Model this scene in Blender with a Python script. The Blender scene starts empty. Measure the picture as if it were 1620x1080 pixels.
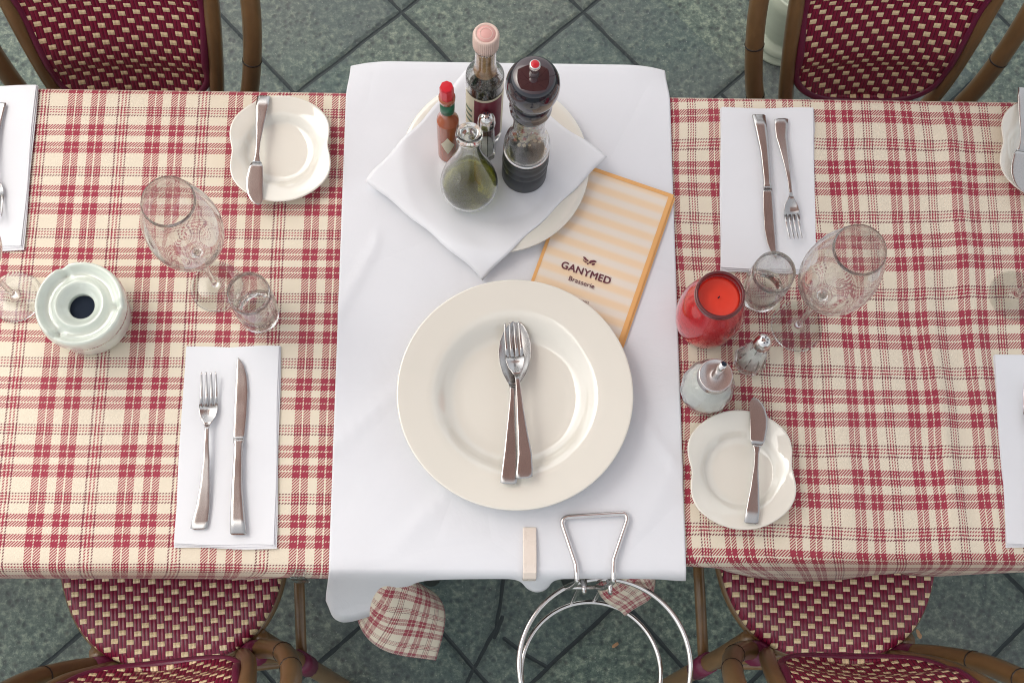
import bpy, bmesh, math, random
import numpy as np
from mathutils import Vector, Matrix
R = math.radians
random.seed(7)
S = bpy.context.scene
C = S.collection

# ------------------------------------------------------------------ camera
CZ = 2.41; F = 2157.0
def _n(v): return v / np.linalg.norm(v)
DN = _n(np.array([-70.0, 610.0, 2157.0]))
AY = np.array([0.0, -7630.0, 2157.0]); AY = _n(AY - AY.dot(DN) * DN)
AX = _n(np.cross(AY, -DN))
cam = bpy.data.cameras.new('camera'); cam.lens = F / 1620 * 36; cam.sensor_width = 36
cam.clip_start = 0.05; cam.clip_end = 200
co = bpy.data.objects.new('camera', cam); C.objects.link(co); S.camera = co
def _w(i): return Vector((AX[i], AY[i], -DN[i]))
xr, yu, zb = _w(0), -_w(1), -_w(2)
co.matrix_world = Matrix(((xr.x, yu.x, zb.x, 0), (xr.y, yu.y, zb.y, 0), (xr.z, yu.z, zb.z, CZ), (0, 0, 0, 1)))
def at(x, y, z):
    """world point at height z that the photograph shows at pixel (x, y)"""
    d = np.array([x - 810.0, y - 540.0, F]); w = np.array([d @ AX, d @ AY, -(d @ DN)])
    t = (z - CZ) / w[2]
    return Vector((w[0] * t, w[1] * t, z))

# ------------------------------------------------------------------ light
SUN_EL, SUN_AZ = 60, -58      # azimuth from +Y towards +X
W = bpy.data.worlds.new('World'); S.world = W; W.use_nodes = True
nt = W.node_tree; bg = nt.nodes['Background']
sky = nt.nodes.new('ShaderNodeTexSky'); sky.sky_type = 'NISHITA'; sky.sun_disc = False
sky.sun_elevation = R(SUN_EL); sky.sun_rotation = R(SUN_AZ)
sky.air_density = 1.0; sky.dust_density = 3.0; sky.ozone_density = 1.0
hs = nt.nodes.new('ShaderNodeHueSaturation'); hs.inputs['Saturation'].default_value = .30     # a pale, veiled sky
tn = nt.nodes.new('ShaderNodeMix'); tn.data_type = 'RGBA'; tn.blend_type = 'MULTIPLY'; tn.inputs[0].default_value = 1.0; tn.inputs[7].default_value = (1.0, .985, .93, 1)
nt.links.new(sky.outputs[0], hs.inputs['Color']); nt.links.new(hs.outputs[0], tn.inputs[6]); nt.links.new(tn.outputs[2], bg.inputs[0]); bg.inputs[1].default_value = 0.15
sl = bpy.data.lights.new('sun', 'SUN'); sl.energy = .5; sl.angle = R(60); sl.color = (1, 0.96, 0.9)
so = bpy.data.objects.new('sun', sl); C.objects.link(so)
e, a = R(SUN_EL), R(SUN_AZ)
so.rotation_euler = Vector((math.cos(e) * math.sin(a), math.cos(e) * math.cos(a), math.sin(e))).to_track_quat('Z', 'Y').to_euler()
S.view_settings.view_transform = 'Standard'; S.view_settings.look = 'None'
S.view_settings.exposure = 0.90; S.view_settings.gamma = 1
S.render.engine = 'CYCLES'
S.cycles.max_bounces = 14; S.cycles.transmission_bounces = 14; S.cycles.transparent_max_bounces = 16
S.cycles.use_denoising = True; S.cycles.denoising_prefilter = 'NONE'; S.cycles.pixel_filter_type = 'BLACKMAN_HARRIS'; S.cycles.filter_width = 1.1

# ------------------------------------------------------------------ material helpers
def srgb(r, g, b):
    f = lambda c: (c / 12.92 if c <= .04045 else ((c + .055) / 1.055) ** 2.4)
    return (f(r / 255), f(g / 255), f(b / 255), 1)
class N:
    def __init__(s, name):
        s.m = bpy.data.materials.new(name); s.m.use_nodes = True; s.t = s.m.node_tree
        s.b = s.t.nodes['Principled BSDF']; s.o = s.t.nodes['Material Output']
    def node(s, kind, **k):
        n = s.t.nodes.new(kind)
        for a_, v in k.items(): setattr(n, a_, v)
        return n
    def link(s, a_, b_): s.t.links.new(a_, b_)
    def math(s, op, a_, b_=0.0, c_=None):
        n = s.node('ShaderNodeMath', operation=op)
        for i, v in enumerate((a_, b_) if c_ is None else (a_, b_, c_)):
            if isinstance(v, (int, float)): n.inputs[i].default_value = v
            else: s.link(v, n.inputs[i])
        return n.outputs[0]
    def mix(s, f, a_, b_, blend='MIX'):
        n = s.node('ShaderNodeMix', data_type='RGBA', blend_type=blend)
        for i, v in ((0, f), (6, a_), (7, b_)):
            if isinstance(v, (int, float, tuple)): n.inputs[i].default_value = v
            else: s.link(v, n.inputs[i])
        return n.outputs[2]
    def noise(s, scale, detail=3, rough=.5, vec=None, dist=0):
        n = s.node('ShaderNodeTexNoise'); n.inputs['Scale'].default_value = scale
        n.inputs['Detail'].default_value = detail; n.inputs['Roughness'].default_value = rough
        n.inputs['Distortion'].default_value = dist
        s.link(vec if vec is not None else s.obj(), n.inputs['Vector']); return n.outputs['Fac']
    def obj(s):
        if not hasattr(s, '_o'): s._o = s.node('ShaderNodeTexCoord').outputs['Object']
        return s._o
    def uv(s):
        if not hasattr(s, '_u'): s._u = s.node('ShaderNodeTexCoord').outputs['UV']
        return s._u
    def ramp(s, f, stops, interp='LINEAR'):
        n = s.node('ShaderNodeValToRGB'); cr = n.color_ramp; cr.interpolation = interp
        while len(cr.elements) < len(stops): cr.elements.new(0.5)
        for el, (p, c) in zip(cr.elements, stops): el.position = p; el.color = c if len(c) == 4 else (*c, 1)
        s.link(f, n.inputs[0]); return n.outputs[0]
    def sep(s, v):
        n = s.node('ShaderNodeSeparateXYZ'); s.link(v, n.inputs[0]); return n.outputs
    def comb(s, x, y, z=0.0):
        n = s.node('ShaderNodeCombineXYZ')
        for i, v in enumerate((x, y, z)):
            if isinstance(v, (int, float)): n.inputs[i].default_value = v
            else: s.link(v, n.inputs[i])
        return n.outputs[0]
    def bump(s, h, strength=.3, dist=.001, normal=None):
        n = s.node('ShaderNodeBump'); n.inputs['Strength'].default_value = strength; n.inputs['Distance'].default_value = dist
        s.link(h, n.inputs['Height'])
        if normal is not None: s.link(normal, n.inputs['Normal'])
        s.link(n.outputs[0], s.b.inputs['Normal']); return n.outputs[0]
    def set(s, **k):
        for a_, v in k.items():
            i = s.b.inputs[a_.replace('_', ' ')]
            if isinstance(v, (int, float, tuple)): i.default_value = v
            else: s.link(v, i)
        return s

def simple(name, col, rough=.5, metal=0.0, var=.06, scale=30, bump=0.0, bscale=200, **k):
    n = N(name); d = tuple(c * (1 - var * 2) for c in col[:3]) + (1,); l = tuple(min(1, c * (1 + var)) for c in col[:3]) + (1,)
    n.set(Base_Color=n.mix(n.noise(scale, 4), d, l), Metallic=metal, **k)
    n.set(Roughness=n.math('ADD', n.math('MULTIPLY', n.noise(scale * 2.3, 3), rough * .3), rough * .85))
    if bump: n.bump(n.noise(bscale, 4), bump, .0006)
    return n.m

def thinglass(name, col, amount):
    n = N(name); n.set(Base_Color=(.99, .995, .99, 1), Roughness=0.0, Transmission_Weight=1.0, IOR=1.45)
    n.bump(n.noise(30, 1), .22, .0015)
    tr = n.node('ShaderNodeBsdfTransparent'); tr.inputs[0].default_value = col; mx = n.node('ShaderNodeMixShader'); mx.inputs[0].default_value = amount
    n.link(tr.outputs[0], mx.inputs[1]); n.link(n.b.outputs[0], mx.inputs[2]); n.link(mx.outputs[0], n.o.inputs['Surface']); return n.m
def glass(name, col=(1, 1, 1, 1), rough=0.0, ior=1.45):
    n = N(name); n.set(Base_Color=col, Roughness=rough, Transmission_Weight=1.0, IOR=ior)
    n.bump(n.noise(60, 1), .04, .0008); return n.m

M = {}
M['glass'] = glass('clear_glass', (.97, .985, .98, 1))
M['thin'] = thinglass('thin_glass', (.97, .985, .98, 1), .88)
M['oil'] = glass('olive_oil', srgb(176, 174, 70), 0, 1.3)
M['lidplastic'] = glass('clear_plastic', (.9, .95, .93, 1), .15)

def steel(name, tint):
    n = N(name); sc = n.noise(500, 2); sm = n.noise(25, 3)
    n.set(Base_Color=n.mix(sm, tuple(c * .82 for c in tint) + (1,), tint + (1,)), Metallic=1.0)
    n.set(Roughness=n.math('ADD', n.math('MULTIPLY', sm, .16), .12)); n.bump(sc, .05, .0003); return n.m
M['steel'] = steel('brushed_steel', (.56, .54, .53))
M['chrome'] = steel('chrome_wire', (.78, .75, .74))

def porcelain(name, col):
    n = N(name); sp = n.math('GREATER_THAN', n.noise(420, 1), .80)
    n.set(Base_Color=n.mix(n.noise(8, 3), col, tuple(c * .95 for c in col[:3]) + (1,)), Roughness=.10, IOR=1.6, Coat_Weight=1.0, Coat_Roughness=.03)
    n.bump(n.noise(30, 2), .05, .001); return n.m
M['plate'] = porcelain('cream_porcelain', (.78, .745, .665, 1))
M['ashtray'] = porcelain('white_porcelain', (.73, .79, .70, 1))

def linen(name, col, crease=.5):
    n = N(name); o = n.obj(); x = n.sep(o)
    wv = n.math('ADD', n.math('SINE', n.math('MULTIPLY', x[0], 5200.0)), n.math('SINE', n.math('MULTIPLY', x[1], 5200.0)))
    h = n.math('ADD', n.math('MULTIPLY', wv, .0), n.math('MULTIPLY', n.noise(9, 5, .55, dist=1.2), crease))
    cr = n.node('ShaderNodeTexVoronoi', feature='DISTANCE_TO_EDGE'); cr.inputs['Scale'].default_value = 5.5; n.link(o, cr.inputs['Vector'])
    h = n.math('ADD', h, n.math('MULTIPLY', n.math('MINIMUM', cr.outputs['Distance'], .05), crease * 4))
    n.set(Base_Color=n.mix(n.noise(14, 4), col, tuple(c * .93 for c in col[:3]) + (1,)), Roughness=.85, Sheen_Weight=.25)
    n.bump(h, .45, .004); return n.m
M['linen'] = linen('white_linen', (.745, .75, .785, 1), .8)
M['napkin'] = linen('napkin_paper', (.775, .78, .81, 1), .25)

def plaid(name, pu, pv, ou, ov, warp):
    n = N(name); x = n.sep(n.uv())
    wob = n.noise(3.2, 2, .5, n.uv()); wob2 = n.noise(2.6, 2, .5, n.comb(n.math('ADD', x[0], 7.3), x[1]))
    u = n.math('ADD', x[0], n.math('MULTIPLY', n.math('SUBTRACT', wob, .5), warp))
    v = n.math('ADD', x[1], n.math('MULTIPLY', n.math('SUBTRACT', wob2, .5), warp))
    cream = (.72, .64, .51, 1); red = (.30, .008, .040, 1); dk = (.13, .006, .026, 1)
    stops = [(0, cream), (.03, red), (.114, cream), (.130, red), (.214, cream), (.318, red), (.402, cream), (.418, red), (.502, cream),
             (.652, dk), (.674, cream), (.698, red), (.719, cream), (.741, red), (.762, cream), (.784, dk), (.803, cream)]
    def f(c, p, o): return n.ramp(n.math('FRACT', n.math('ADD', n.math('DIVIDE', c, p), o)), stops, 'CONSTANT')
    cu, cv = f(u, pu, ou), f(v, pv, ov)
    tw = n.math('FRACT', n.math('DIVIDE', n.math('SUBTRACT', u, v), .0037))
    wh = (1, 1, 1, 1)
    col = n.mix(1.0, n.mix(n.math('GREATER_THAN', tw, .44), wh, cu), n.mix(n.math('LESS_THAN', tw, .56), wh, cv), 'DARKEN')
    n.set(Base_Color=n.mix(n.math('MULTIPLY', n.noise(5, 3, .5, n.uv()), .10), col, (.62, .46, .36, 1)), Roughness=.8, Sheen_Weight=.15)
    h = n.math('ADD', n.math('MULTIPLY', n.math('PINGPONG', tw, .5), .06), n.math('MULTIPLY', n.noise(6, 3, .5, n.uv(), 1.0), 1.0))
    n.bump(h, .35 if warp < .01 else .6, .005); return n.m
M['plaid_a'] = plaid('red_check_cloth', .1050, .0850, .905, .585, .006)
M['plaid_b'] = plaid('red_check_cloth_turned', .0785, .1030, .04, .52, .024)

def weave():
    n = N('woven_cane'); x = n.sep(n.uv())
    u = n.math('DIVIDE', x[0], .0106); v = n.math('DIVIDE', x[1], .0245)
    col = n.math('FLOOR', u); fu = n.math('FRACT', u)
    par = n.math('MULTIPLY', n.math('MODULO', n.math('ADD', col, 1000.0), 2.0), .5)
    drift = n.math('MULTIPLY', col, .07)
    fv = n.math('FRACT', n.math('ADD', n.math('ADD', v, par), drift))
    inb = n.math('MULTIPLY', n.math('LESS_THAN', fv, .28), n.math('MULTIPLY', n.math('GREATER_THAN', fu, .04), n.math('LESS_THAN', fu, .96)))
    st = n.math('PINGPONG', n.math('MULTIPLY', fu, 1.0), .25)       # two strands a column
    st = n.math('MULTIPLY', st, 4.0)
    nz = n.noise(260, 2)
    bl = n.mix(nz, (.78, .56, .30, 1), (.86, .72, .48, 1))
    bu = n.mix(n.noise(160, 3), (.15, .004, .026, 1), (.28, .015, .055, 1))
    bu = n.mix(n.math('LESS_THAN', st, .16), bu, (.045, .002, .012, 1))
    n.set(Base_Color=n.mix(inb, bu, bl), Roughness=.33)
    edge = n.math('MULTIPLY', n.math('PINGPONG', fv, .14), n.math('MULTIPLY', inb, 5.0))
    h = n.math('ADD', n.math('ADD', n.math('MULTIPLY', st, .45), n.math('MULTIPLY', inb, .5)), edge)
    h = n.math('ADD', h, n.math('MULTIPLY', n.math('SINE', n.math('MULTIPLY', fv, 6.283)), -.2))
    n.bump(h, .9, .0016); return n.m
M['weave'] = weave()

def rattan():
    n = N('rattan_cane'); x = n.obj()
    mp = n.node('ShaderNodeMapping'); mp.inputs['Scale'].default_value = (60, 60, 9); n.link(x, mp.inputs[0])
    f = n.noise(1.0, 5, .6, mp.outputs[0]); spots = n.noise(14, 3)
    c = n.mix(f, (.095, .045, .017, 1), (.27, .145, .055, 1)); c = n.mix(n.math('MULTIPLY', spots, .5), c, (.10, .065, .03, 1))
    n.set(Base_Color=c, Roughness=.34, Coat_Weight=.3, Coat_Roughness=.25); n.bump(f, .2, .0006); return n.m
M['rattan'] = rattan()
M['binding'] = simple('binding_cane', (.14, .012, .045), .38, bump=.3, bscale=400)
M['ring'] = simple('cane_ring', (.02, .01, .006), .5)
M['dark'] = simple('dark_pit', (.008, .016, .035), .9)

def paving():
    n = N('stone_paving'); o = n.obj(); wn = n.noise(9, 3); x = n.sep(o)
    jit = n.math('MULTIPLY', n.math('SUBTRACT', wn, .5), .006)
    c, s_ = math.cos(R(42)), math.sin(R(42))
    u = n.math('ADD', n.math('ADD', n.math('MULTIPLY', x[0], c), n.math('MULTIPLY', x[1], s_)), jit)
    v = n.math('ADD', n.math('ADD', n.math('MULTIPLY', x[0], -s_), n.math('MULTIPLY', x[1], c)), jit)
    vl = [-3, -2.6, -2.2, -1.8, -1.5, -1.28, -1.03, -.775, -.523, -.27, -.018, .25, .56, .865, 1.10, 1.37, 1.64, 1.9, 2.3, 2.7, 3.1]
    jv = None; row = None
    for L in vl:
        dd = n.math('ABSOLUTE', n.math('SUBTRACT', v, L)); jv = dd if jv is None else n.math('MINIMUM', jv, dd)
        st = n.math('GREATER_THAN', v, L); row = st if row is None else n.math('ADD', row, st)
    up = n.math('GREATER_THAN', v, .56)
    uu = n.math('ADD', n.math('DIVIDE', u, .27), n.math('ADD', n.math('MULTIPLY', up, .037 - .732), .732 - 2 + 40))
    ju = n.math('MULTIPLY', n.math('PINGPONG', uu, .5), .27)
    j = n.math('MINIMUM', jv, ju)
    def seg(x1, y1, x2, y2):
        L2 = (x2 - x1) ** 2 + (y2 - y1) ** 2
        px_, py_ = n.math('ADD', n.math('SUBTRACT', x[0], x1), n.math('MULTIPLY', jit, 2.2)), n.math('SUBTRACT', n.math('SUBTRACT', x[1], y1), n.math('MULTIPLY', jit, 2.0))
        t = n.math('DIVIDE', n.math('ADD', n.math('MULTIPLY', px_, x2 - x1), n.math('MULTIPLY', py_, y2 - y1)), L2)
        t = n.math('MINIMUM', n.math('MAXIMUM', t, 0.0), 1.0)
        ex = n.math('SUBTRACT', px_, n.math('MULTIPLY', t, x2 - x1)); ey = n.math('SUBTRACT', py_, n.math('MULTIPLY', t, y2 - y1))
        return n.math('SQRT', n.math('ADD', n.math('MULTIPLY', ex, ex), n.math('MULTIPLY', ey, ey)))
    for q in ((.070, .32, .047, .165), (.047, .165, -.01, .06), (.058, .185, .045, .150), (.062, .148, .10, .120), (.10, .120, .135, .10)):
        j = n.math('MINIMUM', j, n.math('ADD', seg(*q), .0004))
    joint = n.math('LESS_THAN', j, n.math('ADD', .0022, n.math('MULTIPLY', n.noise(35, 3), .0030))); soft = n.ramp(j, [(0, (0, 0, 0, 1)), (.012, (1, 1, 1, 1))])
    cell = n.node('ShaderNodeTexWhiteNoise', noise_dimensions='2D'); n.link(n.comb(n.math('FLOOR', n.math('ADD', uu, .5)), row), cell.inputs['Vector'])
    vo = n.node('ShaderNodeTexVoronoi'); vo.inputs['Scale'].default_value = 70; vo.inputs['Randomness'].default_value = 1; n.link(o, vo.inputs['Vector'])
    pit = n.ramp(vo.outputs['Distance'], [(.12, (0, 0, 0, 1)), (.42, (1, 1, 1, 1))])
    g = n.noise(60, 5, .75); g2 = n.noise(110, 4, .75); big = n.noise(1.9, 3)
    f = n.math('ADD', n.math('MULTIPLY', g, .6), n.math('MULTIPLY', g2, .4))
    a_ = n.ramp(f, [(.38, (.032, .056, .050, 1)), (.5, (.098, .140, .112, 1)), (.62, (.27, .32, .24, 1))])
    a_ = n.mix(n.math('MULTIPLY', n.math('SUBTRACT', 1.0, pit), .75), a_, (.02, .03, .03, 1))
    a_ = n.mix(n.math('MULTIPLY', cell.outputs[0], .85), a_, n.mix(.6, a_, (.035, .065, .075, 1)))
    a_ = n.mix(n.math('MULTIPLY', n.math('GREATER_THAN', n.noise(230, 1), .72), .35), a_, (.42, .44, .40, 1))
    a_ = n.mix(n.ramp(big, [(.35, (0, 0, 0, 1)), (.7, (.4, .4, .4, 1))]), a_, (.15, .12, .12, 1))
    a_ = n.mix(n.math('MULTIPLY', n.math('SUBTRACT', 1.0, n.math('MINIMUM', n.math('MULTIPLY', j, 55.0), 1.0)), n.math('MULTIPLY', n.noise(16, 4), .9)), a_, (.02, .03, .03, 1))
    a_ = n.mix(joint, a_, (.012, .02, .022, 1))
    n.set(Base_Color=a_, Roughness=.7)
    n.bump(n.math('ADD', n.math('MULTIPLY', soft, 1.2), n.math('ADD', n.math('MULTIPLY', f, .6), n.math('MULTIPLY', pit, .25))), .8, .004)
    return n.m
M['paving'] = paving()
M['lid'] = steel('spout_lid_steel', (.62, .58, .565))
M['wood'] = simple('table_wood', (.16, .09, .05), .5)
M['iron'] = simple('table_iron', (.03, .03, .03), .45)
M['black'] = simple('black_lacquer', (.012, .012, .022), .07, Coat_Weight=.5)
M['satin'] = simple('black_satin', (.012, .016, .020), .38)
M['maroon_top'] = simple('black_cherry_lacquer', (.035, .008, .012), .06, Coat_Weight=1.0, Coat_Roughness=.02)
M['red_cap'] = simple('red_plastic', (.62, .015, .03), .32)
M['green_band'] = simple('green_foil', (.005, .12, .06), .38)
M['sauce'] = simple('chilli_sauce', (.36, .085, .03), .22, Coat_Weight=.6, Coat_Roughness=.03)
M['cream_cap'] = simple('cream_plastic', (.80, .60, .52), .42, bump=.1)
M['pink_cap'] = simple('pink_plastic', (.74, .40, .36), .42)
M['maroon_label'] = simple('maroon_paper', (.16, .012, .03), .5)
M['cream_label'] = simple('cream_paper', (.72, .66, .50), .6)
M['green_label'] = simple('green_paper', (.10, .17, .11), .6)
M['herb'] = simple('dried_spice', (.62, .36, .17), .8, var=.4, scale=120, bump=.8, bscale=300)
M['pepper_dark'] = simple('dark_spice', (.045, .04, .03), .6, var=.4, scale=100, bump=.8)
M['pepper_mix'] = simple('pale_peppercorn', (.60, .52, .38), .6, var=.3)
M['pepper_red'] = simple('red_peppercorn', (.42, .09, .06), .6)
M['sugar'] = simple('sugar', (.86, .88, .84), .9, bump=.6, bscale=900)
M['wax'] = simple('red_wax', (.86, .055, .025), .45, Subsurface_Weight=.25, Subsurface_Radius=(.02, .004, .002), Subsurface_Scale=1.0)
M['white_plastic'] = simple('ivory_plastic', (.78, .68, .60), .28)
M['orange'] = simple('orange_print', (.80, .42, .15), .5)
M['ink'] = simple('brown_ink', (.13, .025, .04), .6)
M['pot'] = simple('pale_stoneware', (.46, .50, .40), .35)
M['leaf'] = simple('dry_leaf', (.52, .30, .16), .7, var=.3)
def canvas():
    n = N('terracotta_canvas'); f = n.noise(40, 3); c = n.mix(f, (.52, .31, .27, 1), (.60, .37, .32, 1)); n.set(Base_Color=c, Roughness=.9)
    tr = n.node('ShaderNodeBsdfTranslucent'); n.link(n.mix(f, (.58, .46, .43, 1), (.64, .51, .48, 1)), tr.inputs[0])
    mx = n.node('ShaderNodeMixShader'); mx.inputs[0].default_value = .80; n.link(n.b.outputs[0], mx.inputs[1]); n.link(tr.outputs[0], mx.inputs[2])
    n.link(mx.outputs[0], n.o.inputs['Surface']); return n.m
M['parasol'] = canvas()

def redglass():
    n = N('red_lantern_glass'); n.set(Base_Color=(.93, .10, .13, 1), Roughness=.04, Transmission_Weight=.85, IOR=1.45, Coat_Weight=.3)
    n.bump(n.noise(45, 2), .25, .003); return n.m
M['redglass'] = redglass()
M['redrim'] = simple('dark_red_rim', (.11, .006, .010), .1, Coat_Weight=.6)

def cardmat():
    n = N('menu_card_print'); x = n.sep(n.uv())
    st = n.math('ADD', n.math('MULTIPLY', n.math('SINE', n.math('MULTIPLY', x[1], 6.283 / .0205)), .5), .5)
    st = n.ramp(st, [(.15, (0, 0, 0, 1)), (.85, (1, 1, 1, 1))])
    c = n.mix(st, (.78, .69, .60, 1), (.82, .62, .42, 1))
    n.set(Base_Color=c, Roughness=.45); return n.m
M['card'] = cardmat()

# ------------------------------------------------------------------ geometry helpers
def obj(name, bm, mat, parent=None, smooth=True, loc=None, sub=0, solid=0, label=None, split=False):
    me = bpy.data.meshes.new(name); bm.normal_update(); bm.to_mesh(me); bm.free()
    if isinstance(mat, (list, tuple)):
        for m_ in mat: me.materials.append(m_)
    else: me.materials.append(mat)
    if smooth: me.polygons.foreach_set('use_smooth', [True] * len(me.polygons))
    o = bpy.data.objects.new(name, me); C.objects.link(o)
    if parent: o.parent = parent
    if loc: o.location = loc
    if solid: md = o.modifiers.new('solid', 'SOLIDIFY'); md.thickness = solid; md.offset = 1
    if sub: md = o.modifiers.new('sub', 'SUBSURF'); md.levels = sub; md.render_levels = sub
    if split: md = o.modifiers.new('split', 'EDGE_SPLIT'); md.split_angle = R(40)
    if label: o['label'] = label
    return o
def tag(o, label, cat, group=None):
    o['label'] = label; o['category'] = cat
    if group: o['group'] = group
    return o
def thing(name, label, cat, loc=(0, 0, 0), rz=0, group=None):
    o = bpy.data.objects.new(name, None); C.objects.link(o); o.empty_display_size = .05
    o.location = loc; o.rotation_euler = (0, 0, rz); return tag(o, label, cat, group)
def struct(o): o['kind'] = 'structure'; return o
def dup(root, loc, rz, label):
    def cp(o, par):
        c = o.copy(); C.objects.link(c)
        if par: c.parent = par
        for ch in list(o.children): cp(ch, c)
        return c
    r = cp(root, None); r.location = loc; r.rotation_euler = (0, 0, rz); r['label'] = label; return r

def B(): return bmesh.new()
def lathe(bm, prof, seg=48, mod=None, mi=0, close=False):
    rings = []
    for (r, z) in prof:
        if r < 1e-6: rings.append([bm.verts.new((0, 0, z))]); continue
        ring = []
        for k in range(seg):
            a_ = 2 * math.pi * k / seg; rr, zz = (r, z) if mod is None else mod(r, z, a_)
            ring.append(bm.verts.new((rr * math.cos(a_), rr * math.sin(a_), zz)))
        rings.append(ring)
    for A, Bn in zip(rings[:-1], rings[1:]):
        for k in range(seg):
            k2 = (k + 1) % seg
            if len(A) == 1 and len(Bn) == 1: continue
            if len(A) == 1: f = (A[0], Bn[k], Bn[k2])
            elif len(Bn) == 1: f = (A[k], Bn[0], A[k2])
            else: f = (A[k], Bn[k], Bn[k2], A[k2])
            fc = bm.faces.new(f); fc.material_index = mi
    return bm
def done(bm):
    bmesh.ops.recalc_face_normals(bm, faces=bm.faces); return bm
def spline(pts, n=8):
    """Catmull-Rom through points"""
    P = [Vector(p) for p in pts]; P = [2 * P[0] - P[1]] + P + [2 * P[-1] - P[-2]]; out = []
    for i in range(1, len(P) - 2):
        for k in range(n):
            t = k / n; a_, b_, c_, d_ = P[i - 1], P[i], P[i + 1], P[i + 2]
            out.append(.5 * ((2 * b_) + (c_ - a_) * t + (2 * a_ - 5 * b_ + 4 * c_ - d_) * t * t + (3 * b_ - a_ - 3 * c_ + d_) * t ** 3))
    out.append(P[-2]); return out
def tube(bm, path, rad, seg=10, closed=False):
    path = [Vector(p) for p in path]; n = len(path); rings = []; up = None
    for i, p in enumerate(path):
        if closed: t = (path[(i + 1) % n] - path[i - 1]).normalized()
        else: t = (path[min(i + 1, n - 1)] - path[max(i - 1, 0)]).normalized()
        if up is None: up = t.orthogonal().normalized()
        up = (up - up.dot(t) * t).normalized(); s_ = t.cross(up); r = rad(i / (n - 1)) if callable(rad) else rad
        rings.append([bm.verts.new(p + up * (r * math.cos(2 * math.pi * k / seg)) + s_ * (r * math.sin(2 * math.pi * k / seg))) for k in range(seg)])
    for i in range(n if closed else n - 1):
        A, Bn = rings[i], rings[(i + 1) % n]; off = 0
        if closed and i == n - 1:
            off = min(range(seg), key=lambda q: (A[0].co - Bn[q].co).length)
        for k in range(seg): bm.faces.new((A[k], A[(k + 1) % seg], Bn[(k + 1 + off) % seg], Bn[(k + off) % seg]))
    if not closed:
        bm.faces.new(rings[0][::-1]); bm.faces.new(rings[-1])
    return bm
def box(bm, x0, x1, y0, y1, z0, z1, bev=0):
    r = bmesh.ops.create_cube(bm, size=1); vs = r['verts']
    for v in vs: v.co = Vector(((x0 + x1) / 2 + v.co.x * (x1 - x0), (y0 + y1) / 2 + v.co.y * (y1 - y0), (z0 + z1) / 2 + v.co.z * (z1 - z0)))
    if bev: bmesh.ops.bevel(bm, geom=list({e_ for v in vs for e_ in v.link_edges}), offset=bev, segments=3, affect='EDGES', profile=.6)
    return bm
def grid(bm, P, uvs=None, mi=0):
    """P[i][j] world points, uvs[i][j]"""
    V = [[bm.verts.new(p) for p in row] for row in P]; ul = bm.loops.layers.uv.verify() if uvs else None
    for i in range(len(V) - 1):
        for j in range(len(V[0]) - 1):
            ids = ((i, j), (i + 1, j), (i + 1, j + 1), (i, j + 1))
            f = bm.faces.new([V[a_][b_] for a_, b_ in ids]); f.material_index = mi
            if uvs:
                for l, (a_, b_) in zip(f.loops, ids): l[ul].uv = uvs[a_][b_]
    return V
def ribbon(bm, st, n=9, dish=0.0):
    """closed bar along +Y: st rows (y, xc, half width, z of top, thickness[, dish])"""
    rings = []
    for s_ in st:
        y, xc, hw, z, th = s_[:5]; d = s_[5] if len(s_) > 5 else 0
        top = []; bot = []
        for k in range(n):
            q = -1 + 2 * k / (n - 1); q = math.copysign(1 - (1 - abs(q)) ** 1.9, q); zz = z + d * (q * q - 1); edge = (1 - abs(q) ** 14) * .5 + .12
            top.append(bm.verts.new((xc + hw * q, y, zz + th * edge * .5))); bot.append(bm.verts.new((xc + hw * q, y, zz - th * edge * .5)))
        rings.append(top + bot[::-1])
    m = len(rings[0])
    for A, Bn in zip(rings[:-1], rings[1:]):
        for k in range(m): bm.faces.new((A[k], A[(k + 1) % m], Bn[(k + 1) % m], Bn[k]))
    bm.faces.new(rings[0][::-1]); bm.faces.new(rings[-1]); return bm
def lerp_tab(t, tab):
    for (a_, va), (b_, vb) in zip(tab[:-1], tab[1:]):
        if t <= b_:
            k = 0 if b_ == a_ else max(0, (t - a_) / (b_ - a_)); k = k * k * (3 - 2 * k)
            return va + (vb - va) * k
    return tab[-1][1]
def wav(x, y): return .5 * math.sin(7 * x + 3 * y + 1) + .3 * math.sin(13 * y - 9 * x) + .2 * math.sin(23 * x + 17 * y)

# ------------------------------------------------------------------ ground
bm = B(); G = 14
P = [[(x, y, 0) for y in np.linspace(-G, G, 3)] for x in np.linspace(-G, G, 3)]
grid(bm, P); struct(obj('ground', done(bm), M['paving'], smooth=False))

# ------------------------------------------------------------------ cantilever parasol over the tables (seen mirrored in the cutlery)
t = thing('patio_parasol', 'terracotta red square parasol spread high above the tables', 'parasol', (.08, 1.35, 0))
bm = B(); P = []
for i in range(21):
    P.append([Vector((1.25 * (-1 + i / 10), 1.15 * (-1 + j / 10), 3.32 - .30 * max(abs(-1 + i / 10), abs(-1 + j / 10)) ** 1.1)) for j in range(21)])
grid(bm, P); obj('canopy', done(bm), M['parasol'], t, solid=.001)
for k in range(8):
    a_ = R(45 * k); rr = 1.0 if k % 2 == 0 else 1.34
    ex_ = Vector((1.23 * rr * math.cos(a_), 1.13 * rr * math.sin(a_), 3.00)); ex_.x = max(-1.23, min(1.23, ex_.x)); ex_.y = max(-1.13, min(1.13, ex_.y))
    obj('rib', tube(B(), [(0, 0, 3.29), ex_], .008, 8), M['iron'], t)
obj('hub', tube(B(), [(0, 0, 3.15), (0, 0, 3.40)], .03, 12), M['iron'], t)
obj('arm', tube(B(), [(0, 0, 3.40), (2.6, .9, 3.35)], .03, 12), M['iron'], t)
obj('pole', tube(B(), [(2.6, .9, 3.45), (2.6, .9, 0)], .04, 12), M['iron'], t)

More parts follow.
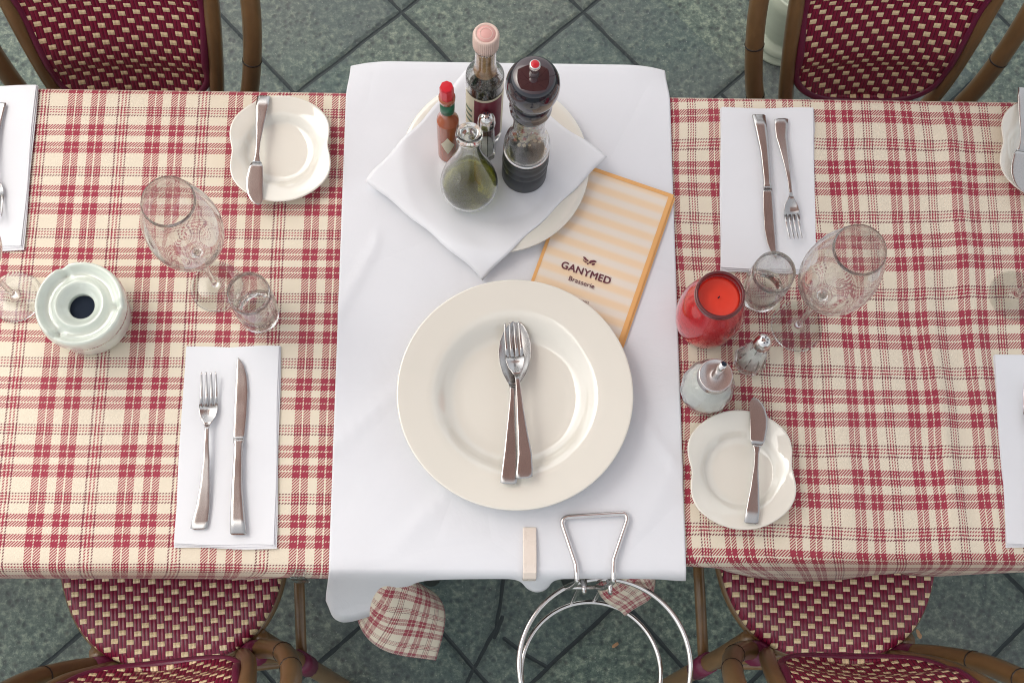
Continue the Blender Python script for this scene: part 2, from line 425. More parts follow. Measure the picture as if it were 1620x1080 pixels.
# ------------------------------------------------------------------ tables
TZ = .748
def table(x0, x1, y0, y1, label):
    t = thing('restaurant_table', label, 'table', ((x0 + x1) / 2, (y0 + y1) / 2, 0), 0, 'tables pushed together in a row')
    hx, hy = (x1 - x0) / 2, (y1 - y0) / 2
    obj('tabletop', box(B(), -hx, hx, -hy, hy, TZ - .028, TZ, .004), M['wood'], t)
    for sx in (-1, 1):
        for sy in (-1, 1):
            if hx > .3: xx = sx * (hx - .08)
            else: xx = sx * (hx - .03)
            obj('leg', tube(B(), [(xx, sy * (hy - .06), TZ - .028), (xx, sy * (hy - .06), 0)], .016), M['iron'], t)
    return t
table(-1.35, -.10, .192, .800, 'table under the red checked cloth on the left, bare wood below')
table(-.096, .206, .192, .838, 'narrow table between the two checked ones, hidden under the white cloth')
table(.21, 1.45, .205, .800, 'table under the creased red checked cloth on the right, bare wood below')

# ------------------------------------------------------------------ table cloths
def hang_rows(E, H, bulge, n=10):
    E, H = Vector(E), Vector(H); c1 = Vector((E.x, E.y, E.z)) + (Vector((0, -bulge, -.004))); c2 = Vector((H.x * .6 + E.x * .4, E.y - bulge, (E.z + H.z) / 2))
    out = []
    for k in range(1, n + 1):
        t = k / n; out.append(E * (1 - t) ** 3 + 3 * c1 * t * (1 - t) ** 2 + 3 * c2 * t * t * (1 - t) + H * t ** 3)
    return out
def interp(tab, x):
    vs = [interp_lin(tab, x + d) for d in (-.006, -.003, 0, .003, .006)]
    return [sum(c_) / 5 for c_ in zip(*vs)]
def interp_lin(tab, x):
    if x <= tab[0][0]: return tab[0][1:]
    for a_, b_ in zip(tab[:-1], tab[1:]):
        if x <= b_[0]:
            k = (x - a_[0]) / (b_[0] - a_[0]); return [p + (q - p) * k for p, q in zip(a_[1:], b_[1:])]
    return tab[-1][1:]
def cloth(name, x0, x1, yf, yb, z, nx, hem, mat, wave, uvshift=(0, 0), back=.10, shear=0.0, creases=None, corner=None, round_back=0.0):
    """hem: table x -> (hem x shift, hem y, hem z)"""
    bm = B(); P = []; U = []
    for x in np.linspace(x0, x1, nx):
        row = []; uv = []
        sx, hy, hz = interp(hem, x)
        for k in range(6, 0, -1):     # back hang
            t = k / 6; row.append(Vector((x + (0), yb + .012 * math.sin(t * 1.57), z - back * t * t if t < 1 else z - back)))
            uv.append((x, yb + .01 + back * t))
        for y in np.linspace(yb, yf, 56):
            ed = min(1, (y - yf) / .05, (yb - y) / .05); zz = z + wave * (wav(x, y) * max(0, ed) + .6 * max(0, ed))
            if creases: zz += creases(x, y) * max(0, min(1, ed))
            row.append(Vector((x, y, zz))); uv.append((x, y))
        E = row[-1]; hs = hang_rows(E, (x + sx, hy, hz), .014, 12); L = 0; pr = E
        for p in hs:
            L += (p - pr).length; pr = p; row.append(p); uv.append((x - shear * L, yf - L))
        P.append(row); U.append([(a_ + uvshift[0], b_ + uvshift[1]) for a_, b_ in uv])
    grid(bm, P, U)
    if corner:
        cx, cy, pst, length, flt, side = corner   # cone of cloth falling off a table corner
        P2 = []; U2 = []
        for i in range(41):
            f = i / 40; q3 = lambda t3: t3[0] * (1 - f) * (1 - 2 * f) + t3[1] * 4 * f * (1 - f) + t3[2] * f * (2 * f - 1); ps = R(q3(pst)); fl = q3(flt); row = []; uv = []
            cl = length / max(math.cos(R(90 * f)), math.sin(R(90 * f)))
            for k in range(19):
                t = k / 18; r = cl * t
                hr = fl * r * (.75 + .25 * t) + .009 * math.sin(t * 2.9) + .004 * t * math.sin(f * 9.4); dz = r * math.sqrt(max(0, 1 - fl * fl))
                row.append(Vector((cx + side * hr * math.cos(ps), cy + hr * math.sin(ps), z - .003 - dz)))
                ph = R(-90 + 90 * f); uv.append((cx + r * math.cos(ph) * side + uvshift[0], cy + r * math.sin(ph) + uvshift[1]))
            P2.append(row); U2.append(uv)
        grid(bm, P2, U2)
    return obj(name, done(bm), mat, solid=.0008)
def hem_px(tab):
    out = []
    for (xw, px_, py_, z) in tab:
        p = at(px_, py_, z); out.append((xw, p.x - xw, p.y, z))
    return out
TL_ = .7535
hl = [(-1.35, 0, .196, .60), (-.60, 0, .196, .60)] + hem_px([(-.45, 170, 902, .60), (-.36, 250, 901, .61), (-.30, 345, 905, .62), (-.24, 372, 913, .66), (-.21, 430, 903, .70), (-.17, 520, 910, .70), (-.10, 600, 915, .68)])
c = cloth('checked_tablecloth', -1.35, -.10, .186, .806, TL_, 150, hl, M['plaid_a'], .0012, (.02, .0),
          corner=(-.102, .188, (-132, -60, -14), .205, (.32, .40, .26), 1))
tag(c, 'smooth red checked cloth on the left table, one corner drooping past the white cloth', 'tablecloth', 'red checked tablecloths')
hr_ = hem_px([(.21, 1050, 884, .70), (.27, 1088, 881, .70), (.30, 1122, 888, .68), (.335, 1150, 903, .66), (.38, 1195, 913, .64), (.45, 1260, 919, .63), (.52, 1330, 916, .63), (.575, 1390, 906, .63), (.595, 1410, 902, .64), (.62, 1435, 909, .64), (.66, 1480, 911, .64), (.71, 1550, 905, .64), (.80, 1660, 894, .62)]) + [(1.45, 0, .192, .60)]
c = cloth('checked_tablecloth', .212, 1.45, .200, .806, TL_, 150, hr_, M['plaid_b'], .0030, (.0, .0), shear=.55, creases=lambda x, y: .0075 * math.exp(-((x - .585 - .10 * (.6 - y) ** 2) / .011) ** 2) * min(1, max(0, (.62 - y) / .2)) + .0055 * math.exp(-((x - .655 + .03 * y) / .015) ** 2) + .0045 * math.exp(-((x - .48 + .05 * y) / .02) ** 2),
          corner=(.216, .200, (-140, -84, -22), .150, (.22, .27, .34), -1))
tag(c, 'rumpled red and cream checked cloth on the right table with billowing near hem', 'tablecloth', 'red checked tablecloths')

hw = hem_px([(-.168, 517, 940, .67), (-.165, 518, 958, .65), (-.160, 523, 972, .63), (-.152, 532, 981, .615), (-.142, 548, 985, .61), (-.125, 590, 972, .62), (-.10, 615, 955, .63), (-.075, 640, 932, .65), (-.045, 668, 911, .68), (-.02, 700, 905, .70), (.03, 770, 899, .70),
             (.052, 821, 899, .70), (.055, 823, 914, .70), (.064, 832, 930, .70), (.080, 850, 937, .70), (.096, 867, 930, .70), (.105, 876, 914, .70), (.108, 879, 898, .70), (.14, 930, 894, .70), (.20, 1000, 893, .70), (.232, 1035, 898, .70), (.25, 1062, 910, .70), (.262, 1084, 912, .70)])
def cre(x, y):
    z = 0
    for (x1, y1, x2, y2, h, w) in ((-.168, .33, -.02, .47, .0032, .006), (-.10, .20, .0, .30, .0028, .006), (.17, .42, .262, .30, .0032, .005), (.05, .19, .09, .25, .001, .008), (-.12, .60, -.168, .50, .0026, .006), (.2, .22, .25, .30, .0012, .006)):
        dx, dy = x2 - x1, y2 - y1; t = max(0, min(1, ((x - x1) * dx + (y - y1) * dy) / (dx * dx + dy * dy)))
        d = math.hypot(x - x1 - t * dx, y - y1 - t * dy); z += h * math.exp(-(d / w) ** 2)
    return z
c = cloth('white_tablecloth', -.168, .262, .184, .850, .7575, 190, hw, M['linen'], .0010, creases=cre, back=.05)
for v in c.data.vertices:
    if v.co.y > .806:
        u = max(0, (-.105 - v.co.x) / .063, (v.co.x - .203) / .059); k_ = min(1, (v.co.y - .806) / .04)
        v.co.z -= .009 * k_ * u * u; v.co.x += (.004 if v.co.x < 0 else -.004) * k_ * u * u; v.co.y -= .003 * k_ * u * u
tag(c, 'plain white linen cloth laid across the middle of the table with its front corner drooping', 'tablecloth')

# ------------------------------------------------------------------ chairs
def outline_seat():
    pts = []
    half = [(0, -.002), (.05, .004), (.095, .022), (.127, .055), (.148, .10), (.160, .16), (.165, .23), (.160, .30), (.140, .345), (.09, .362), (0, .366)]
    sm = spline([(x, y, 0) for x, y in half], 6)
    pts = [(p.x, p.y) for p in sm] + [(-p.x, p.y) for p in sm[1:-1]][::-1]
    return pts
def make_chair(label):
    t = thing('bistro_chair', label, 'chair', (0, 0, 0), 0, 'woven bistro chairs around the tables')
    ol = outline_seat(); bm = B(); ul = bm.loops.layers.uv.verify(); n = len(ol); rings = []
    for (sc, dz) in ((1.0, -.018), (1.0, -.004), (.985, .004), (.93, .007), (.75, .006), (.5, .004), (.25, .003)):
        rings.append([bm.verts.new((x * sc, .18 + (y - .18) * sc, .455 + dz)) for x, y in ol])
    cen = bm.verts.new((0, .18, .458))
    for A, Bn in zip(rings[:-1], rings[1:]):
        for k in range(n): bm.faces.new((A[k], A[(k + 1) % n], Bn[(k + 1) % n], Bn[k]))
    for k in range(n): bm.faces.new((rings[-1][k], rings[-1][(k + 1) % n], cen))
    for f in bm.faces:
        for l in f.loops: l[ul].uv = (l.vert.co.x + .003, l.vert.co.y)
    obj('seat', done(bm), M['weave'], t)
    fr = B(); tube(fr, [(x * .965, .18 + (y - .18) * .965, .434) for x, y in ol], .011, 10, True); obj('seat_frame', fr, M['rattan'], t)
    # back hoops
    inner = [(-.090, .006, .44), (-.102, -.002, .50), (-.120, -.018, .60), (-.137, -.060, .75), (-.140, -.095, .87), (-.110, -.118, .95), (0, -.126, .985), (.110, -.118, .95), (.140, -.095, .87), (.137, -.060, .75), (.120, -.018, .60), (.102, -.002, .50), (.090, .006, .44)]
    outer = [(-.108, .012, .44), (-.140, .006, .50), (-.170, -.012, .60), (-.190, -.052, .74), (-.188, -.095, .88), (-.145, -.128, .99), (0, -.14, 1.035), (.145, -.128, .99), (.188, -.095, .88), (.190, -.052, .74), (.170, -.012, .60), (.140, .006, .50), (.108, .012, .44)]
    hi = tube(B(), spline(inner, 6), .0115, 10); ho = tube(B(), spline(outer, 6), .0135, 12)
    bf = obj('back_frame', ho, M['rattan'], t); obj('inner_frame', hi, M['rattan'], t)
    for q in (.13, .20, .30, .44, .58, .72, .80, .87):
        pp = spline(outer, 6); i = int(q * (len(pp) - 1)); d = (pp[i + 1] - pp[i - 1]).normalized() * .0012
        for sgn in (1,): obj('cane_joint', tube(B(), [pp[i] - d, pp[i] + d], .0143, 14), M['ring'], bf)
    # woven back panel: between left and right edges of the inner hoop
    def yz(z): return lerp_tab(z, [(.44, .03), (.55, -.004), (.62, -.022), (.75, -.060), (.87, -.095), (.99, -.126)])
    def hwid(z):
        w = lerp_tab(z, [(.555, .104), (.62, .110), (.75, .124), (.87, .127), (.97, .118)])
        t0 = max(0, min(1, (z - .550) / .065)); t1 = max(0, min(1, (.975 - z) / .08)); return w * (1 - (1 - t0) ** 2.6) ** (1 / 2.2) * (1 - (1 - t1) ** 2.4) ** (1 / 2.4)
    P = []; U = []
    for z in [.550 + .425 * (.5 - .5 * math.cos(math.pi * k / 110)) for k in range(111)]:
        w = hwid(z); row = []; uv = []
        for k in range(17):
            q = -1 + k / 8; row.append(Vector((w * q, yz(z) + .012 * (q * q - 1) , z))); uv.append((w * q + .004, z * .92))
        P.append(row); U.append(uv)
    bm = B(); grid(bm, P, U); pn = obj('back_panel', bm, M['weave'], t, solid=.006)
    edge = [r[0] for r in P[1::2]] + [r[-1] for r in P[1::2]][::-1]
    obj('panel_binding', tube(B(), [p + Vector((0, .002, 0)) for p in edge], .0062, 8, True), M['binding'], pn)
    for s_ in (-1, 1):
        rl = obj('leg', tube(B(), spline([(s_ * .110, .030, .44), (s_ * .135, .008, .33), (s_ * .160, -.010, .22), (s_ * .195, -.040, 0)], 6), .0135, 12), M['rattan'], t)
        obj('binding', tube(B(), [(s_ * .146, .001, .285), (s_ * .157, -.008, .235)], .0165, 12), M['binding'], rl)
        fl = obj('leg', tube(B(), [(s_ * .145, .30, .44), (s_ * .158, .315, .22), (s_ * .162, .325, 0)], .0125, 12), M['rattan'], t)
        obj('binding', tube(B(), [(s_ * .1565, .313, .245), (s_ * .1585, .3155, .215)], .0155, 12), M['binding'], fl)
        obj('stretcher', tube(B(), [(s_ * .150, -.002, .262), (s_ * .156, .312, .230)], .0085, 10), M['rattan'], t)
        obj('brace', tube(B(), spline([(s_ * .05, .012, .432), (s_ * .10, .002, .39), (s_ * .143, .004, .30)], 5), .0075, 8), M['rattan'], t)
        obj('binding', tube(B(), [(s_ * .092, .010, .425), (s_ * .112, .006, .458)], .018, 12), M['binding'], bf)
    obj('stretcher', tube(B(), [(-.150, .0, .275), (.150, .0, .275)], .0085, 10), M['rattan'], t)
    obj('stretcher', tube(B(), [(-.157, .313, .25), (.157, .313, .25)], .0085, 10), M['rattan'], t)
    return t
ch = make_chair('woven bistro chair pushed under the near side of the left table')
ch.location = (-.404, .082, 0); ch.rotation_euler = (0, 0, R(6))
dup(ch, (.513, .092, 0), R(-1), 'woven bistro chair under the near billowing hem of the right table')
dup(ch, (.582, .905, 0), R(180), 'woven bistro chair at the far side of the right table, hiding a pale pot')
dup(ch, (-.492, .885, 0), R(181), 'woven bistro chair at the far side of the left table')

# ------------------------------------------------------------------ pot behind the far right chair
p = at(1236, 62, 0)
t = thing('plant_pot', 'pale glazed pot with ringed foot standing on the paving behind the far right chair', 'pot', (p.x, p.y, 0))
bm = lathe(B(), [(0, 0), (.058, 0), (.062, .004), (.062, .010), (.056, .016), (.056, .022), (.062, .030), (.064, .04), (.060, .052), (.052, .058), (.052, .064), (.056, .075), (.062, .12), (.066, .18), (.068, .22), (.063, .22), (.060, .19), (0, .19)], 56)
obj('body', done(bm), M['pot'], t)

# ------------------------------------------------------------------ plates
def place2(head, tail, z):
    """origin at tail, +Y to head; returns loc, rz, length"""
    h, t_ = at(*head, z), at(*tail, z); d = h - t_; return t_, math.atan2(-d.x, d.y), d.length
ZT = .7555     # top of the checked cloth
ZR = .7590     # top of the white cloth
def wavy(r, z, a_):
    f = max(0, min(1, (r - .046) / .020)); dip = math.exp(-((abs(math.sin(a_ / 1)) / .36) ** 2))
    hump = math.exp(-((abs(math.sin(a_)) - .62) / .22) ** 2)
    rr = r * (1 - .135 * f * dip + .018 * f * hump) * (1 - .035 * f * (1 - abs(math.sin(a_)))) ; return rr, z + f * .0018 * dip
def side_plate(label, px_, rz):
    q = at(*px_, ZT + .012); bm = lathe(B(), [(0, .003), (.030, .003), (.040, .0035), (.0435, .0055), (.047, .0105), (.053, .0135), (.062, .0155), (.0715, .0175), (.0735, .0182), (.0742, .0170), (.0735, .0155), (.060, .0125), (.050, .0095), (.044, .0010), (.040, 0), (.036, 0), (.034, .0008), (0, .0008)], 120, wavy)
    o = obj('side_plate', done(bm), M['plate'], loc=(q.x, q.y, ZT)); o.rotation_euler = (0, 0, rz)
    return tag(o, label, 'plate', 'scalloped side plates')
side_plate('scalloped cream side plate on the left table, butter knife hanging over its rim', (444, 237), R(4))
side_plate('scalloped cream side plate near the sugar dispenser, under a slim butter knife', (1172, 743), R(3))
side_plate('scalloped cream side plate cut off at the far end of the right table', (1657, 238), R(-8))

q = at(815, 622, .783)
bm = lathe(B(), [(0, .004), (.06, .004), (.074, .0048), (.082, .008), (.090, .0145), (.0965, .0205), (.102, .0232), (.110, .0245), (.138, .0290), (.1425, .0298), (.1445, .0300), (.1452, .0288), (.1440, .0272), (.110, .0210), (.100, .0180), (.090, .008), (.080, .001), (.076, 0), (.070, 0), (.068, .001), (0, .001)], 128)
PP = obj('pasta_plate', done(bm), M['plate'], loc=(q.x, q.y, ZR)); tag(PP, 'large round cream pasta plate with a wide rim and deep well on the white cloth', 'plate')
q2 = at(783, 259, .775)
bm = lathe(B(), [(0, .003), (.078, .003), (.085, .005), (.092, .010), (.112, .0150), (.1215, .0166), (.1225, .0152), (.112, .0125), (.09, .006), (.082, 0), (0, 0)], 128)
UP = obj('serving_plate', done(bm), M['plate'], loc=(q2.x, q2.y, ZR)); tag(UP, 'round cream plate beneath the square napkin that carries the condiments', 'plate')
# square napkin on it
cor = [at(579, 286, .7735), at(757, 88, .786), at(962, 246, .783), at(765, 444, .7632)]
bm = B(); P = []; nn = 44
for i in range(nn + 1):
    row = []
    for j in range(nn + 1):
        s_, t_ = i / nn, j / nn
        p = cor[0] * (1 - s_) * (1 - t_) + cor[1] * s_ * (1 - t_) + cor[2] * s_ * t_ + cor[3] * (1 - s_) * t_
        r = math.hypot(p.x - q2.x, p.y - q2.y)
        inn = ZR + (.0045 if r < .075 else .0045 + min(1, (r - .075) / .045) * .0135)
        w = max(0, min(1, (r - .120) / .05)); w = w * w * (3 - 2 * w)
        z = inn * (1 - w) + p.z * w
        if r > .118 and min(s_, 1 - s_, t_, 1 - t_) < .02: z -= .0008
        row.append(Vector((p.x + .0016 * math.sin(19 * t_ + 4) * (1 if s_ in (0, 1) else .6), p.y + .0014 * math.sin(23 * s_), z + .0006 * math.sin(25 * s_ + 9 * t_))))
    P.append(row)
grid(bm, P); NP = obj('square_napkin', done(bm), M['napkin'], solid=.0018); tag(NP, 'square white napkin laid diamond-wise over the round plate under the bottles', 'napkin')
for P_ in NP.data.polygons:
    pass
ZN = ZR + .0045 + .002

# ------------------------------------------------------------------ folded napkins
def napkin(corners, label, layers=3, over=0.0):
    """corners px: top-left, top-right, bottom-right, bottom-left"""
    cs = [at(x, y, ZT + .004) for x, y in corners]; bm = B(); nx, ny = 10, 26
    for L in range(layers):
        z0 = ZT + .0008 + L * .0016; sh = (layers - 1 - L) * .0018
        P = []
        for i in range(nx + 1):
            row = []
            for j in range(ny + 1):
                s_, t_ = i / nx, j / ny
                p = (cs[0] * (1 - s_) + cs[1] * s_) * (1 - t_) + (cs[3] * (1 - s_) + cs[2] * s_) * t_
                p = p + Vector((sh * (s_ - .3), -sh * 1.2 * (t_), 0))
                e_ = .0009 * math.sin(s_ * 7 + L) * (1 if j in (0, ny) else 0)
                row.append(Vector((p.x + .0006 * math.sin(t_ * 9 + L), p.y + e_, z0 + .0005 * math.sin(6 * s_ + 4 * t_ + L) + .0016 * max(0, s_ - .85) * 6 * (.5 + .5 * math.sin(t_ * 8)) * .5)))
            P.append(row)
        Pt = [[p + Vector((0, 0, .0012)) for p in row] for row in P]
        V1 = grid(bm, P); V2 = grid(bm, Pt)
        def side(a_, b_):
            for k in range(len(a_) - 1): bm.faces.new((a_[k], a_[k + 1], b_[k + 1], b_[k]))
        side(V1[0], V2[0]); side(V1[-1], V2[-1]); side([r[0] for r in V1], [r[0] for r in V2]); side([r[-1] for r in V1], [r[-1] for r in V2])
    return tag(obj('folded_napkin', done(bm), M['napkin'], split=True), label, 'napkin', 'folded white napkins')
napkin([(295, 549), (441, 548), (434, 862), (276, 860)], 'folded white napkin under the fork and the long knife on the left table')
napkin([(-90, 139), (57, 136), (34, 390), (-116, 392)], 'folded white napkin at the outermost end of the left table, mostly cut off')
napkin([(1141, 171), (1285, 172), (1291, 428), (1141, 424)], 'folded white napkin with knife and fork near the far edge of the right table')
napkin([(1573, 562), (1722, 560), (1742, 862), (1593, 860)], 'folded white napkin at the outermost near end of the right table')
ZNP = ZT + .0062

# ------------------------------------------------------------------ cutlery
def fork(head, tail, z, label, bend=.004, group='table forks', tilt=0):
    loc, rz, L = place2(head, tail, z + .006)
    t = thing('fork', label, 'fork', (loc.x, loc.y, z), rz, group); k = L / .197; m = lambda v: v * k
    obj('handle', ribbon(B(), [(0, m(-.004 - bend), m(.0062), .0030, .0016), (m(.0015), m(-.004 - bend), m(.0104), .0031, .0026), (m(.010), m(-.0025 - bend), m(.0101), .0032, .0030), (m(.03), m(-bend * .8), m(.0086), .0038, .0032), (m(.055), m(-bend * .3), m(.0064), .0055, .0034), (m(.085), 0, m(.0042), .0085, .0034), (m(.105), 0, m(.0030), .0108, .0036), (m(.122), 0, m(.0026), .0108, .0034), (m(.130), 0, m(.0034), .0096, .0028)]), M['steel'], t)
    hd = B(); ribbon(hd, [(m(.128), 0, m(.0030), .0098, .0028, 0), (m(.134), 0, m(.0062), .0078, .0022, .0008), (m(.141), 0, m(.0098), .0060, .0018, .0022), (m(.149), 0, m(.0116), .0050, .0016, .0030), (m(.157), 0, m(.0118), .0048, .0016, .0030)], 9)
    for i in range(4):
        xc = m(-.0092 + i * .00613); d0 = -.0030 * (1 - (xc / m(.0118)) ** 2) * .9
        ribbon(hd, [(m(.155), xc, m(.0026), .0048 + d0, .0017), (m(.168), xc * 1.01, m(.0018), .0054 + d0 * .9, .0016), (m(.182), xc * 1.0, m(.0015), .0072 + d0 * .5, .0015), (m(.194), xc * .97, m(.0012), .0100, .0012), (L, xc * .95, m(.0006), .0114, .0008)], 5)
    obj('head', hd, M['steel'], t)
    if tilt: t.rotation_euler = (tilt, 0, rz)
    return t
def knife(tip, tail, z, label, flip=1):
    loc, rz, L = place2(tip, tail, z + .003)
    t = thing('table_knife', label, 'knife', (loc.x, loc.y, z), rz, 'table knives'); k = L / .223; m = lambda v: v * k; f = flip
    obj('handle', ribbon(B(), [(0, m(-.005 * f), m(.0085), .0040, .004), (m(.002), m(-.0048 * f), m(.0100), .0045, .0075), (m(.02), m(-.0030 * f), m(.0092), .0050, .0088), (m(.06), m(-.0005 * f), m(.0066), .0058, .0088), (m(.10), 0, m(.0054), .0062, .0082), (m(.112), 0, m(.0055), .0062, .0082), (m(.114), 0, m(.0066), .0062, .0092), (m(.117), 0, m(.0066), .0062, .0080), (m(.118), 0, m(.0058), .0060, .0040)]), M['steel'], t)
    obj('blade', ribbon(B(), [(m(.116), m(.0008 * f), m(.0060), .0050, .0026), (m(.124), m(.0006 * f), m(.0070), .0040, .0022), (m(.15), m(.0002 * f), m(.0078), .0034, .0019), (m(.18), m(.0002 * f), m(.0078), .0030, .0017), (m(.200), m(.0014 * f), m(.0066), .0028, .0015), (m(.213), m(.0034 * f), m(.0044), .0026, .0013), (m(.220), m(.0052 * f), m(.0022), .0026, .0011), (L, m(.0062 * f), m(.0006), .0026, .0008)], 9), M['steel'], t)
    return t
def butter_knife(tip, tail, z, label, f=1, tilt=0):
    loc, rz, L = place2(tip, tail, z + .003)
    t = thing('butter_knife', label, 'knife', (loc.x, loc.y, z), rz, 'butter knives'); k = L / .142; m = lambda v: v * k
    obj('handle', ribbon(B(), [(0, m(.002 * f), m(.0055), .0022, .0014), (m(.0012), m(.0018 * f), m(.0080), .0024, .0028), (m(.015), m(.0006 * f), m(.0076), .0028, .0032), (m(.04), 0, m(.0050), .0040, .0032), (m(.062), 0, m(.0028), .0052, .0034), (m(.078), 0, m(.0024), .0052, .0032), (m(.086), 0, m(.0040), .0044, .0026), (m(.089), 0, m(.0060), .0042, .0022)]), M['steel'], t)
    obj('blade', ribbon(B(), [(m(.088), 0, m(.0058), .0042, .0022), (m(.094), m(-.0006 * f), m(.0084), .0040, .0019), (m(.108), m(-.0010 * f), m(.0100), .0038, .0017), (m(.120), m(-.0006 * f), m(.0102), .0037, .0016), (m(.130), m(.0014 * f), m(.0090), .0036, .0014), (m(.1365), m(.0034 * f), m(.0070), .0036, .0012), (m(.1405), m(.0048 * f), m(.0042), .0036, .0010), (L, m(.0056 * f), m(.0012), .0036, .0008)], 9), M['steel'], t)
    t.rotation_euler = (tilt, 0, rz)
    return t
fork((331, 590), (324, 836), ZNP, 'steel fork beside the knife on the left table napkin')
knife((385, 566), (371, 846), ZNP, 'long steel table knife beside the fork on the left table napkin', flip=-1)
fork((1258, 380), (1236, 186), ZNP, 'steel fork lying handle outward near the far edge of the right table', bend=-.003)
knife((1221, 408), (1205, 182), ZNP, 'steel table knife whose tip disappears behind the tumbler on the right table', flip=-1)
fork((1630, 604), (1652, 850), ZNP, 'steel fork barely in view on the napkin at the near right end')
fork((-6, 347), (-10, 162), ZNP, 'steel fork barely in view on the napkin at the far left end')
butter_knife((401, 324), (415, 151), ZT + .0185, 'butter knife pointing at the viewer across the left scalloped plate', f=-1)
butter_knife((1201, 630), (1191, 828), ZT + .0185, 'butter knife with blade pointing away across the scalloped plate by the sugar', f=-1)
butter_knife((1612, 302), (1619, 138), ZT + .0185, 'butter knife on the cut-off side plate at the far right', f=-1)
# spoon under the fork on the pasta plate: handles rest on the rim, heads down in the well
def tilted(head, zh, tail, zt):
    h, q_ = at(*head, zh), at(*tail, zt); d = h - q_
    return q_, math.atan2(-d.x, d.y), math.atan2(d.z, math.hypot(d.x, d.y)), d.length
loc, rz, tl, L = tilted((815, 508), ZR + .016, (806, 765), ZR + .033)
t = thing('serving_spoon', 'steel spoon lying under the fork in the pasta plate', 'spoon', loc); t.rotation_euler = Matrix.Rotation(rz, 4, 'Z').to_3x3().to_4x4().to_euler()
t.rotation_euler = (Matrix.Rotation(rz, 3, 'Z') @ Matrix.Rotation(tl, 3, 'X')).to_euler()
k = L / .205; m = lambda v: v * k
obj('handle', ribbon(B(), [(0, m(-.001), m(.0065), -.0008, .0014), (m(.0015), m(-.001), m(.0100), -.0006, .0026), (m(.012), m(-.0006), m(.0096), 0, .0030), (m(.04), 0, m(.0078), 0, .0032), (m(.08), 0, m(.0050), .0, .0034), (m(.105), 0, m(.0032), .0, .0036), (m(.118), 0, m(.0036), -.001, .0032), (m(.124), 0, m(.0052), -.002, .0024)]), M['steel'], t)
sb = B(); rows = []
for y, w, zc, d in ((.122, .0046, -.002, .001), (.128, .0085, -.0025, .0028), (.138, .0140, -.0025, .0056), (.150, .0180, -.002, .0078), (.164, .0200, -.001, .0085), (.178, .0188, 0, .0078), (.190, .0150, .001, .0058), (.199, .0096, .002, .0032), (.204, .0040, .002, .0012), (.2055, .0010, .002, .0003)):
    rows.append((m(y), m(.001), m(w), zc, .0014, d))
ribbon(sb, rows, 15); obj('bowl', sb, M['steel'], t)
loc, rz, tl, L = tilted((809, 512), ZR + .022, (833, 757), ZR + .034)
fk = fork((808, 511), (831, 756), ZR + .02, 'steel fork stacked over the spoon in the pasta plate', bend=-.001)
fk.location = loc + Vector((0, 0, .001)); fk.rotation_euler = (Matrix.Rotation(rz, 3, 'Z') @ Matrix.Rotation(tl, 3, 'X')).to_euler()

# ------------------------------------------------------------------ glassware
def closed_wall(outer, th, floor):
    """outer profile bottom->top, inner offset wall down to floor"""
    inner = [(max(0, r - th), z) for r, z in outer if z > floor][::-1]
    return [(0, outer[0][1])] + outer + inner + [(0, floor)]
def sp2(pts, n=5):
    return [(max(0, p.x), p.y) for p in spline([(a_, b_, 0) for a_, b_ in pts], n)]
def wine_glass(label, px_, h=.295):
    q = at(*px_, ZT + .001); s_ = h / .295
    outer = [(.0322, .0004), (.0330, .0012)] + sp2([(.0326, .0026), (.022, .0030), (.010, .0052), (.0052, .010), (.0036, .020), (.0032, .05), (.0033, .085), (.0034, .120), (.0055, .131), (.014, .138), (.028, .151), (.0385, .172), (.0434, .203), (.0416, .236), (.0355, .268), (.0280, .295)], 5)
    inn = [(r - .0006, z - (.0003 if z > .294 else 0)) for r, z in outer if z > .156][::-1] + sp2([(.0265, .1525), (.013, .1400), (.006, .1368), (0, .1362)], 5)
    prof = [(0, .0012), (.020, .0010)] + outer + inn; prof[-1] = (0, prof[-1][1])
    o = obj('wine_glass', done(lathe(B(), [(r, z * s_) for r, z in prof], 72)), M['thin'], loc=(q.x, q.y, ZT + .0012))
    return tag(o, label, 'wine glass', 'stemmed wine glasses')
wine_glass('clear wine glass between the ashtray and the tumbler on the left table', (343, 454))
wine_glass('clear wine glass behind the small salt shaker on the right table', (1260, 517))
wine_glass('clear wine glass left of the ashtray, only its foot and stem in view', (26, 470))
wine_glass('clear wine glass at the right end, only part of its foot in view', (1604, 468))
def tumbler(label, px_):
    q = at(*px_, ZT + .001)
    prof = [(0, .0), (.0230, 0), (.0245, .001), (.0250, .004), (.0262, .03), (.0270, .06), (.0262, .082), (.0252, .095), (.0246, .0956), (.0238, .095), (.0246, .082), (.0253, .06), (.0244, .03), (.0225, .014), (.018, .0105), (0, .0095)]
    o = obj('tumbler', done(lathe(B(), prof, 64)), M['thin'], loc=(q.x, q.y, ZT + .0012))
    return tag(o, label, 'glass', 'water tumblers')
tumbler('small clear tumbler above the left napkin, next to the wine glass', (411, 498))
tumbler('small clear tumbler beside the red lantern, over the corner of the napkin', (1201, 466))

